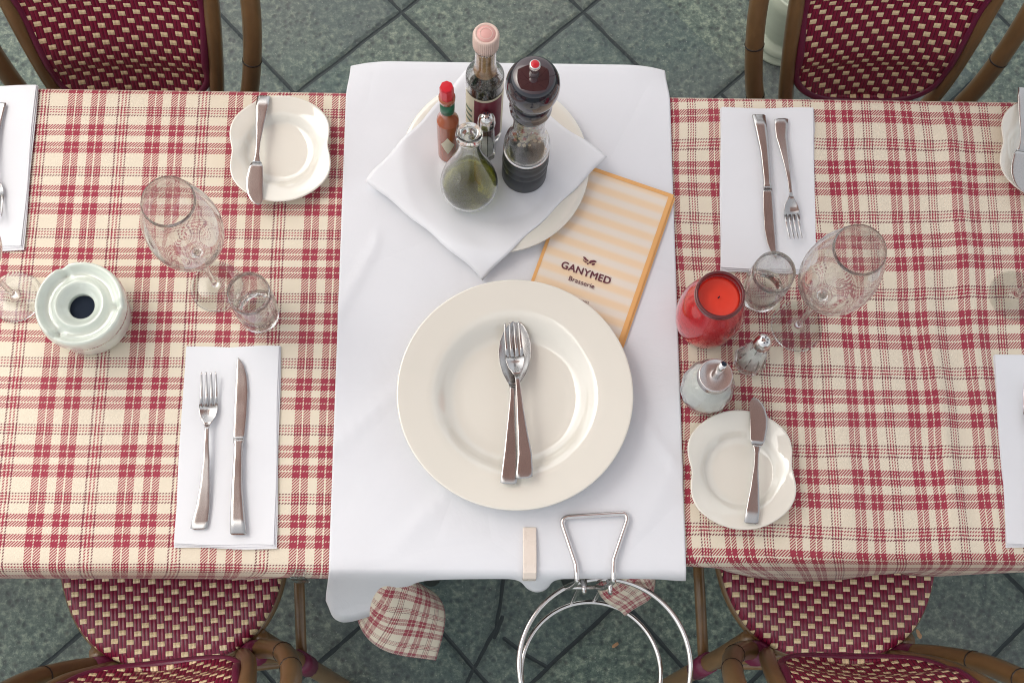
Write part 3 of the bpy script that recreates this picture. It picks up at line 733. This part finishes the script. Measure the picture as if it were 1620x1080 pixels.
# ------------------------------------------------------------------ ashtray
q = at(146, 503, ZT)
t = thing('ashtray', 'round white porcelain ashtray with a dark hole in its domed lid on the left table', 'ashtray', (q.x, q.y, ZT + .001))
t.scale = (1.08, 1.08, 1.05)
obj('bowl', done(lathe(B(), [(0, 0), (.042, 0), (.0455, .002), (.0470, .008), (.0470, .030), (.0455, .036), (.042, .0375), (.042, .034), (.0, .030)], 72)), M['ashtray'], t)
def notch(r, z, a_):
    if r > .036 and z > .05:
        for c0 in (R(118), R(238), R(-2)):
            d = abs((a_ - c0 + math.pi) % (2 * math.pi) - math.pi)
            z -= .0055 * math.exp(-(d / .10) ** 4)
    return r, z
obj('lid', done(lathe(B(), [(.0425, .036), (.0475, .037), (.0505, .040), (.0510, .046), (.0500, .053), (.0488, .0585), (.0468, .0605), (.0445, .0590), (.0420, .0540), (.0395, .0515), (.0360, .0505), (.0320, .0510), (.0295, .0535), (.0278, .0560), (.0262, .0565), (.0240, .0550), (.0205, .051), (.0175, .048), (.0152, .0470), (.0146, .046), (.0144, .040), (.0150, .036), (.0425, .036)], 96, notch)), M['ashtray'], t)
obj('hole', done(lathe(B(), [(0, .0385), (.0148, .0385)], 40)), M['dark'], t)

# ------------------------------------------------------------------ condiments on the plate
q = at(742, 303, ZN)
t = thing('oil_carafe', 'pear-shaped glass carafe with a little olive oil in front of the bottles', 'carafe', (q.x, q.y, ZN + .0005))
co_ = sp2([(.0225, .0008), (.0285, .004), (.0350, .016), (.0368, .031), (.0335, .052), (.0265, .078), (.0190, .104), (.0140, .128), (.0118, .148), (.0112, .158)], 5)
lip = [(.0118, .162), (.0150, .166), (.0160, .171), (.0158, .176), (.0140, .179), (.0105, .1785), (.0078, .174), (.0066, .168), (.0085, .158)]
inn = [(max(.0, r - .0024), z) for r, z in co_ if z > .006][::-1]
obj('body', done(lathe(B(), [(0, .001)] + co_ + lip + inn + [(0, .0045)], 64)), M['glass'], t)
oil = [(r - .0026, z) for r, z in co_ if .006 < z < .052]
obj('oil', done(lathe(B(), [(0, .0050)] + [(oil[0][0] * .8, .0052)] + oil + [(0, oil[-1][1])], 64)), M['oil'], t)

q = at(710, 243, ZN)
t = thing('hot_sauce_bottle', 'slim red sauce bottle with red cap and green neck band', 'bottle', (q.x, q.y, ZN + .0005))
t.scale = (1.08, 1.08, 1.20)
obj('body', done(lathe(B(), [(0, 0)] + sp2([(.0105, 0), (.0125, .002), (.0128, .01), (.0128, .078), (.0118, .088), (.0085, .096), (.0070, .102), (.0068, .115)], 4) + [(.0066, .138), (0, .138)], 40)), M['sauce'], t)
obj('neck_band', done(lathe(B(), [(.0068, .108), (.0082, .1085), (.0084, .118), (.0082, .130), (.0068, .1305)], 32)), M['green_band'], t)
obj('collar', done(lathe(B(), [(.0066, .131), (.0092, .1315), (.0094, .138), (.0085, .1395), (0, .1395)], 32)), M['sauce'], t)
obj('cap', done(lathe(B(), [(0, .138), (.0078, .138), (.0080, .141), (.0078, .158), (.0068, .1605), (0, .161)], 8)), M['red_cap'], t, smooth=False)
bm = B(); cylP = []
for i in range(9):
    a_ = R(-128 + 9 * i); h = .020 * (1 - abs(i - 4) / 4.0) + .0003
    cylP.append([Vector((.0131 * math.cos(a_), .0131 * math.sin(a_), .045 + h * s_)) for s_ in (-1, 0, 1)])
grid(bm, cylP); obj('label', bm, M['cream_label'], t)

q = at(765, 207, ZN)
t = thing('spice_bottle', 'tall glass spice bottle with ribbed cream cap and maroon label behind the carafe', 'bottle', (q.x, q.y, ZN + .0005))
t.scale = (1.04, 1.04, 1.035)
body = sp2([(.0195, .0), (.0220, .003), (.0225, .01), (.0225, .140), (.0215, .152), (.0165, .166), (.0128, .178), (.0122, .19), (.0120, .225)], 4)
obj('body', done(lathe(B(), [(0, 0)] + body + [(.0108, .225)] + [(r - .0012, z) for r, z in body if z > .004][::-1] + [(0, .004)], 56)), M['thin'], t)
def ribs(r, z, a_): return (r + (.0005 if r > .0128 and z < .250 else 0) * math.cos(a_ * 40), z)
cp = obj('cap', done(lathe(B(), [(.0128, .224), (.0140, .2245), (.0142, .23), (.0142, .248), (.0132, .2508), (.0115, .2515), (.0105, .2505), (0, .2503)], 160, ribs)), M['cream_cap'], t)
obj('cap_disc', done(lathe(B(), [(0, .2513), (.0098, .2513), (.0102, .2506)], 48)), M['pink_cap'], cp)
obj('cap_mark', tube(B(), [(.0068 * math.cos(R(12 * k)), .0068 * math.sin(R(12 * k)), .2514) for k in range(30)], .00035, 6, True), M['cream_cap'], cp)
obj('spice', done(lathe(B(), [(0, .165), (.0128, .166), (.0108, .180), (.0100, .19), (.0100, .221), (0, .221)], 32)), M['herb'], t)
bm = B()
for k in range(110):
    a_, r = random.uniform(0, 6.28), .019 * math.sqrt(random.random()); z = random.uniform(.12, .152)
    if z > .145: r *= .75
    d = Vector((random.uniform(-1, 1), random.uniform(-1, 1), random.uniform(-.3, 2))).normalized() * random.uniform(.005, .011)
    p = Vector((r * math.cos(a_) * .85, r * math.sin(a_) * .85, z)); tube(bm, [p - d / 2, p, p + d / 2], lambda f: .0013 - .0008 * abs(f - .5), 5)
lathe(bm, [(0, .006), (.0200, .007), (.0200, .125), (0, .126)], 32)
obj('dried_chillies', bm, M['pepper_dark'], t)
def cyl_label(r, a0, a1, z0, z1, mat, name, par):
    bm = B(); grid(bm, [[Vector((r * math.cos(R(a_)), r * math.sin(R(a_)), z)) for z in (z0, z1)] for a_ in np.linspace(a0, a1, 24)]); return obj(name, bm, mat, par)
lb = cyl_label(.0229, -165, -12, .018, .132, M['cream_label'], 'label', t)
cyl_label(.0231, -122, -30, .022, .127, M['maroon_label'], 'label_panel', lb)
for z in (.06, .075, .09): cyl_label(.0231, -160, -130, z, z + .006, M['green_label'], 'label_print', lb)

def salt_shaker(label, px_, z0, h, rb, rt, fill):
    q = at(*px_, z0); t = thing('salt_shaker', label, 'shaker', (q.x, q.y, z0 + .0008), R(12), 'glass salt shakers')
    ht = h * .80
    obj('body', done(lathe(B(), [(0, 0), (rb * .8, 0), (rb, h * .05), (rb * 1.02, h * .12), (rt * 1.05, ht), (rt * .8, ht), (rb * .80, h * .14), (0, h * .10)], 8)), M['thin'], t, smooth=False)
    obj('salt', done(lathe(B(), [(0, h * .11), (rb * .72, h * .15), (rb * .72 + (rt - rb) * .55 * fill, h * .14 + ht * .8 * fill), (0, h * .15 + ht * .8 * fill)], 16)), M['sugar'], t)
    c_ = obj('cap', done(lathe(B(), [(rt * 1.0, ht - .001), (rt * 1.25, ht), (rt * 1.28, ht + .003), (rt * 1.2, ht + h * .06), (rt * 1.22, ht + h * .10), (rt * 1.0, ht + h * .16), (rt * .6, h * .985), (0, h)], 40)), M['chrome'], t)
    bm = B()
    for k in range(6):
        a_ = R(60 * k); v = bmesh.ops.create_circle(bm, cap_ends=True, radius=rt * .11, segments=10)['verts']
        for w_ in v: w_.co += Vector((rt * .45 * math.cos(a_), rt * .45 * math.sin(a_), h * .995))
    obj('hole', bm, M['dark'], c_)
    return t
salt_shaker('slim glass salt shaker squeezed between carafe and pepper mill', (768, 245), ZN, .118, .0135, .0088, .3)
salt_shaker('faceted glass salt shaker between the sugar dispenser and the wine glass', (1184, 572), ZT, .100, .0210, .0085, .75)

q = at(829, 274, ZN)
t = thing('pepper_mill', 'tall pepper mill with glossy black head and base and a clear waist', 'pepper mill', (q.x, q.y, ZN + .0005))
bp = [(0, 0), (.0275, 0), (.0290, .002), (.0290, .026), (.0280, .028), (.0290, .030), (.0295, .036), (.0282, .039), (.0282, .041), (.0292, .043), (.0292, .050), (.0280, .053), (.0280, .055), (.0286, .058), (.0278, .062), (0, .062)]
bp = [(r_, z * 1.28) for r_, z in bp]
obj('base', done(lathe(B(), bp, 64)), M['satin'], t)
ck = sp2([(.0268, .0800), (.0285, .086), (.0286, .094), (.0268, .106), (.0222, .122), (.0195, .138), (.0190, .158), (.0205, .178), (.0222, .190)], 4)
obj('chamber', done(lathe(B(), ck + [(.0180, .190)] + [(r - .0045, z) for r, z in ck][::-1] + [(.0268, .0800)], 64)), M['thin'], t)
obj('spindle', tube(B(), [(0, 0, .079), (0, 0, .20)], .003, 10), M['chrome'], t)
obj('collar_ring', done(lathe(B(), [(.0275, .0795), (.0290, .0803), (.0290, .0820), (.0262, .0830)], 64)), M['chrome'], t)
bm = B(); bm2 = B()
for k in range(150):
    a_, r, z = random.uniform(0, 6.28), random.random() ** .5, random.uniform(.115, .168)
    rr = (.0140 if z > .125 else .0155) * r * .95
    tgt = bm if random.random() < .72 else bm2
    vs = bmesh.ops.create_icosphere(tgt, subdivisions=1, radius=random.uniform(.0020, .0027))['verts']
    for v in vs: v.co += Vector((rr * math.cos(a_), rr * math.sin(a_), z))
obj('peppercorns', bm, M['pepper_mix'], t); obj('red_peppercorns', bm2, M['pepper_red'], t)
obj('neck', done(lathe(B(), [(0, .190), (.0225, .190), (.0245, .193), (.0250, .199), (.0235, .203), (.0240, .206), (.0235, .213), (.0215, .218), (.0190, .220), (.0185, .224), (0, .224)], 64)), M['black'], t)
obj('head', done(lathe(B(), [(0, .222)] + sp2([(.0200, .222), (.0255, .228), (.0295, .238), (.0308, .250), (.0300, .261), (.0265, .2715), (.0215, .2765)], 5) + [(0, .2775)], 64)), M['black'], t)
obj('head_top', done(lathe(B(), [(.0232, .2760), (.020, .2778), (.010, .2792), (0, .2795)], 64)), M['maroon_top'], t)
kn = obj('knob', done(lathe(B(), [(0, .279), (.0050, .279), (.0058, .282), (.0044, .286), (.0042, .289), (.0058, .293), (.0064, .297), (.0064, .301), (.0055, .3025), (0, .3025)], 40)), M['chrome'], t)
obj('knob_dot', done(lathe(B(), [(0, .3032), (.0046, .3030), (.0050, .3024)], 32)), M['red_cap'], kn)

# ------------------------------------------------------------------ right table: lantern and sugar
q = at(1113, 511, ZT)
t = thing('candle_lantern', 'red glass candle lantern filled with bright red wax beside the white cloth', 'lantern', (q.x, q.y, ZT + .001))
def facet(r, z, a_): return (r * (1 + .018 * (math.cos(a_ * 5 + z * 30)) * max(0, 1 - abs(z - .045) / .05)), z)
ro = sp2([(.0300, .0), (.0340, .003), (.0390, .018), (.0412, .038), (.0405, .058), (.0370, .080), (.0310, .098), (.0285, .106), (.0283, .112)], 4)
obj('jar', done(lathe(B(), [(0, 0)] + ro + [(.0262, .112)] + [(r - .003, z) for r, z in ro if z > .006][::-1] + [(0, .005)], 80, facet)), M['redglass'], t)
obj('rim', done(lathe(B(), [(.0282, .108), (.0298, .110), (.0302, .114), (.0298, .1185), (.0280, .1205), (.0262, .119), (.0255, .114), (.0262, .109)] + [(.0282, .108)], 64)), M['redrim'], t)
wx = [(r - .0034, z) for r, z in ro if .006 < z < .104]
w_ = obj('candle', done(lathe(B(), [(0, .006)] + wx + [(.0250, .106), (.023, .1050), (.010, .1045), (0, .1043)], 64)), M['wax'], t)
obj('wick', tube(B(), [(0, 0, .1035), (.0008, .0004, .109)], .0009, 6), M['dark'], w_)

q = at(1112, 622, ZT)
t = thing('sugar_dispenser', 'round glass sugar dispenser with metal lid and pouring spout, filled white', 'dispenser', (q.x, q.y, ZT + .001))
def flute(r, z, a_): return (r * (1 + .022 * math.cos(a_ * 12) * max(0, 1 - abs(z - .035) / .045)), z)
so_ = sp2([(.0240, 0), (.0275, .003), (.0310, .016), (.0322, .032), (.0305, .050), (.0255, .066), (.0205, .076), (.0185, .080)], 4)
obj('jar', done(lathe(B(), [(0, 0)] + so_ + [(r - .0018, z) for r, z in so_ if z > .004][::-1] + [(0, .003)], 96, flute)), M['thin'], t)
obj('sugar', done(lathe(B(), [(0, .0035)] + [(r - .0030, z) for r, z in so_ if .006 < z < .060] + [(0, .0605)], 64)), M['sugar'], t)
l_ = obj('lid', done(lathe(B(), [(.0180, .077), (.0200, .0775), (.0208, .079), (.0200, .081), (.0206, .083), (.0200, .085), (.0206, .087), (.0204, .091), (.0196, .0922), (.0188, .0918), (0, .0918)], 64)), M['chrome'], t)
bm = B(); tube(bm, [(0, 0, .090), (.003, .004, .108), (.0055, .007, .116)], lambda f: .0055 - .0012 * f, 20)
obj('spout', bm, M['chrome'], l_)
vs = B(); r_ = bmesh.ops.create_circle(vs, cap_ends=True, radius=.0035, segments=20)['verts']
dd = Vector((.0025, .003, .008)).normalized()
rot = dd.to_track_quat('Z', 'Y').to_matrix()
for v in r_: v.co = rot @ v.co + Vector((.0055, .007, .116)) + dd * .0004
obj('spout_hole', vs, M['dark'], l_)

# ------------------------------------------------------------------ menu card
TLc, TRc, BRc = at(910, 267, ZR + .002), at(1066, 309, ZR + .002), at(979, 531, ZR + .002)
ex = (TRc - TLc).normalized(); dr_ = TRc - BRc; ang = (math.atan2(ex.y, ex.x) + 2 * (math.atan2(dr_.y, dr_.x) - math.pi / 2)) / 3
ex = Vector((math.cos(ang), math.sin(ang), 0)); Wc = (TRc - at(855, 404, ZR + .002)).dot(ex)
ey = Vector((-ex.y, ex.x, 0)); Hc = .245
t = thing('menu_card', 'striped orange and cream menu booklet slipped under the pasta plate', 'menu', (TRc.x, TRc.y, ZR + .0012), ang)
# local frame: origin top-right, x to the left negative, y down negative; the right edge leans a little
dr = BRc - TRc; sk = (dr.dot(ex)) / (dr.dot(ey))
def card(name, w, h, z, mat, x0=0, y0=0, th=.0008):
    bm = B(); nx, ny = 8, 20; P = []; U = []
    for i in range(nx + 1):
        P.append([Vector((x0 - w * i / nx + sk * 0, y0 - h * j / ny, z)) for j in range(ny + 1)]); U.append([(w * i / nx, h * j / ny) for j in range(ny + 1)])
    grid(bm, P, U); return obj(name, done(bm), mat, t, solid=th, smooth=False)
card('back_page', Wc, Hc, 0, M['orange'], .003, -.003)
card('cover', Wc, Hc, .0014, M['card'])
bw = .0052
def strip(x0, x1, y0, y1, name='border'):
    bm = B(); grid(bm, [[Vector((x, y, .00265)) for y in (y0, y1)] for x in (x0, x1)]); obj(name, done(bm), M['orange'], t, smooth=False)
strip(-Wc, 0, -bw, 0); strip(-bw * 1.15, 0, -Hc, -bw); strip(-Wc, -Wc + bw * .8, -Hc, -bw)
t.rotation_euler = (0, 0, ang)
def text(s_, size_w, px_, name, par, zoff=.0030, mat=None, offs=0.0, bold=0):
    cu = bpy.data.curves.new(name, 'FONT'); cu.body = s_; cu.align_x = 'CENTER'; cu.align_y = 'CENTER'; cu.size = 1; cu.offset = offs; cu.space_character = 1.05
    o = bpy.data.objects.new(name, cu); C.objects.link(o); bpy.context.view_layer.update()
    k_ = size_w / max(o.dimensions.x, 1e-6); me = bpy.data.meshes.new_from_object(o); bpy.data.objects.remove(o)
    for v in me.vertices: v.co *= k_
    if bold:
        bb = bmesh.new(); 
        for i_, (dx_, dy_) in enumerate(((0, 0), (bold, 0), (-bold, 0), (0, bold), (0, -bold))):
            c0 = len(bb.verts); bb.from_mesh(me); bb.verts.ensure_lookup_table()
            for v in bb.verts[c0:]: v.co += Vector((dx_, dy_, i_ * 3e-5))
        bb.to_mesh(me); bb.free()
    me.materials.append(mat or M['ink']); o = bpy.data.objects.new(name, me); C.objects.link(o); o.parent = par
    p = at(*px_, ZR + .004); l_ = Matrix.Rotation(-ang, 3, 'Z') @ (Vector((p.x, p.y, 0)) - Vector((TRc.x, TRc.y, 0)))
    o.location = (l_.x, l_.y, zoff); return o
text('GANYMED', .0655, (927, 432), 'title_lettering', t, bold=.00035)
text('Brasserie', .0340, (920, 447), 'subtitle_lettering', t, bold=.00012)
text('®', .0024, (966, 440), 'trademark_lettering', t)
text('BONNES', .0175, (921, 476), 'small_lettering', t)
lg = text('~', .001, (931, 414), 'emblem', t); me = lg.data
bm = B()
def blade(pts):
    bm.faces.new([bm.verts.new((x * .001, y * .001, 0)) for x, y in pts])
blade([(-9, 4), (-6, 4.6), (-3, 2.6), (0, 1.5), (-1, -.2), (-4, .2), (-7, 2)])
blade([(-8, 1.2), (-5, -.8), (-1, -1.2), (-3, -2.6), (-6, -1.8)])
blade([(0, -1.5), (2, 2.6), (6, 4.6), (10, 4), (9, 2), (6.5, 1.6), (4, -.2), (3, -1.8)])
blade([(4.5, -2.2), (6, .2), (9, .6), (8.5, -1.8), (6.5, -3)])
blade([(-2, -2.2), (0, -1.8), (1.6, -3), (0, -4.4)])
bmesh.ops.scale(bm, vec=(1, 1, 1), verts=bm.verts); bm.to_mesh(me); bm.free()

# ------------------------------------------------------------------ cloth clip
a0, a1 = at(838, 834, ZR), at(838, 906, ZR)
t = thing('tablecloth_clip', 'ivory plastic clip pinching the white cloth at the near table edge', 'clip', (a1.x, .184, ZR), 0)
w = .0082; L = a0.y - .184
pr = [(L, .0015), (L, .0042), (L * .5, .0058), (.004, .0060), (-.006, .0045), (-.0125, -.002), (-.0135, -.014), (-.0125, -.034), (-.006, -.042), (.004, -.040), (.004, -.037), (-.004, -.0385), (-.0095, -.033), (-.0110, -.014), (-.0098, -.004), (-.004, .0012), (.004, .0024), (L * .5, .0026)]
bm = B(); A = [bm.verts.new((-w, y, z)) for y, z in pr]; Bv = [bm.verts.new((w, y, z)) for y, z in pr]
n = len(pr)
for k in range(n): bm.faces.new((A[k], A[(k + 1) % n], Bv[(k + 1) % n], Bv[k]))
bm.faces.new(A[::-1]); bm.faces.new(Bv)
o = obj('grip', done(bm), M['white_plastic'], t, smooth=False); md = o.modifiers.new('b', 'BEVEL'); md.width = .0014; md.segments = 3; md.limit_method = 'ANGLE'; md.angle_limit = R(40)
p = at(474, 905, .735)
t2 = thing('clear_clip', 'small clear plastic clip under the hem beside the drooping white corner', 'clip', (p.x, .187, .748))
bm = B(); box(bm, -.009, .009, -.016, -.013, -.045, .006, .001); box(bm, -.009, .009, -.013, -.004, .0065, .009, .001)
obj('grip', bm, M['lidplastic'], t2)

# ------------------------------------------------------------------ wine cooler stand
t = thing('cooler_holder', 'chrome wire bucket holder hooked over the near edge of the white cloth', 'holder', (0, 0, 0))
zt = ZR + .0055
P4 = [at(886, 818, zt), at(996, 811, zt), at(971, 885, zt), at(911, 892, zt)]
def arc_corner(a_, b_, c_, r=.012, n=6):
    u = (a_ - b_).normalized() * r; v = (c_ - b_).normalized() * r
    return [b_ + u * (1 - k / n) ** 2 + v * (k / n) ** 2 for k in range(n + 1)]
ye = .168
hookL = [Vector((P4[3].x, P4[3].y, zt)), Vector((P4[3].x + .001, ye + .006, zt)), Vector((P4[3].x + .001, ye, zt - .008)), Vector((P4[3].x - .004, ye - .001, .70)), Vector((P4[3].x - .008, ye + .002, .672))]
hookR = [Vector((P4[2].x, P4[2].y, zt)), Vector((P4[2].x - .001, ye + .006, zt)), Vector((P4[2].x - .001, ye, zt - .008)), Vector((P4[2].x - .006, ye - .001, .70)), Vector((P4[2].x - .012, ye + .002, .672))]
path = spline(hookL[::-1], 5)[:-1] + [P4[3]] + arc_corner(P4[3], P4[0], P4[1]) + arc_corner(P4[0], P4[1], P4[2]) + [P4[2]] + spline(hookR, 5)[1:]
obj('hook_frame', tube(B(), path, .0032, 12), M['chrome'], t)
R1c, R1 = at(957, 1052, .68), .1065; R2c, R2 = at(935, 1064, .50), .0955; R3c = Vector((R2c.x, R2c.y - .0, .36))
def ringp(c_, r, n=96): return [c_ + Vector((r * math.cos(2 * math.pi * k / n), r * math.sin(2 * math.pi * k / n), 0)) for k in range(n)]
for c_, r in ((R1c, R1), (R2c, R2)):
    obj('ring', tube(B(), ringp(c_, r), .0034, 12, True), M['chrome'], t)
def onring(c_, r, x): return Vector((x, c_.y + math.sqrt(max(0, r * r - (x - c_.x) ** 2)), c_.z))
for hx, hk in ((P4[3].x + .010, 0), (P4[2].x - .004, 1)):
    a_ = onring(R1c, R1, hx + .006)
    # upright bracket wire from under the table edge, over the top ring and down to the lower ring
    b_ = onring(R2c, R2, hx + .004)
    obj('upright', tube(B(), spline([Vector((hx, ye + .004, .730)), Vector((hx + .001, ye - .004, .742)), Vector((hx + .002, ye - .010, .735)), Vector((a_.x, a_.y + .001, .70)), a_ + Vector((0, .0045, 0)), b_ + Vector((0, .0045, .03)), b_ + Vector((0, .0045, 0))], 6), .0027, 10), M['chrome'], t)
obj('cross_bar', tube(B(), [Vector((P4[3].x - .008, ye + .002, .672)), Vector((P4[2].x - .012, ye + .002, .672))], .0028, 10), M['chrome'], t)
for sx in (-1, 1):
    a_ = R1c + Vector((sx * R1 * .72, -R1 * .69, 0)); b_ = R2c + Vector((sx * R2 * .72, -R2 * .69, 0))
    obj('upright', tube(B(), [a_, b_], .0027, 10), M['chrome'], t)

# ------------------------------------------------------------------ litter on the paving
def litter(px_, r, label, rz):
    q = at(*px_, .004); bm = B(); n = 12; pts = []
    for k in range(n):
        a_ = 2 * math.pi * k / n; rr = r * (.55 + .45 * abs(math.cos(a_))) * random.uniform(.8, 1.1); pts.append((rr * math.cos(a_), rr * math.sin(a_) * .6, .0015 * math.sin(a_ * 2) + .002))
    c_ = bm.verts.new((0, 0, 0)); vs = [bm.verts.new(p) for p in pts]
    for k in range(n): bm.faces.new((c_, vs[k], vs[(k + 1) % n]))
    o = obj('fallen_leaf', done(bm), M['leaf'], loc=(q.x, q.y, .004), solid=.0006); o.rotation_euler = (0, 0, rz); tag(o, label, 'leaf')
litter((1453, 1002), .009, 'small dry tan leaf on the paving right of the near right chair seat', 1.9)
litter((973, 1020), .007, 'crumpled brown leaf scrap on the paving seen inside the chrome rings', .5)
litter((521, 1064), .007, 'brown leaf scrap on the paving beside the near left chair leg', 1.2)
litter((403, 100), .005, 'tiny yellow leaf scrap on the paving beside the far left chair', .3)
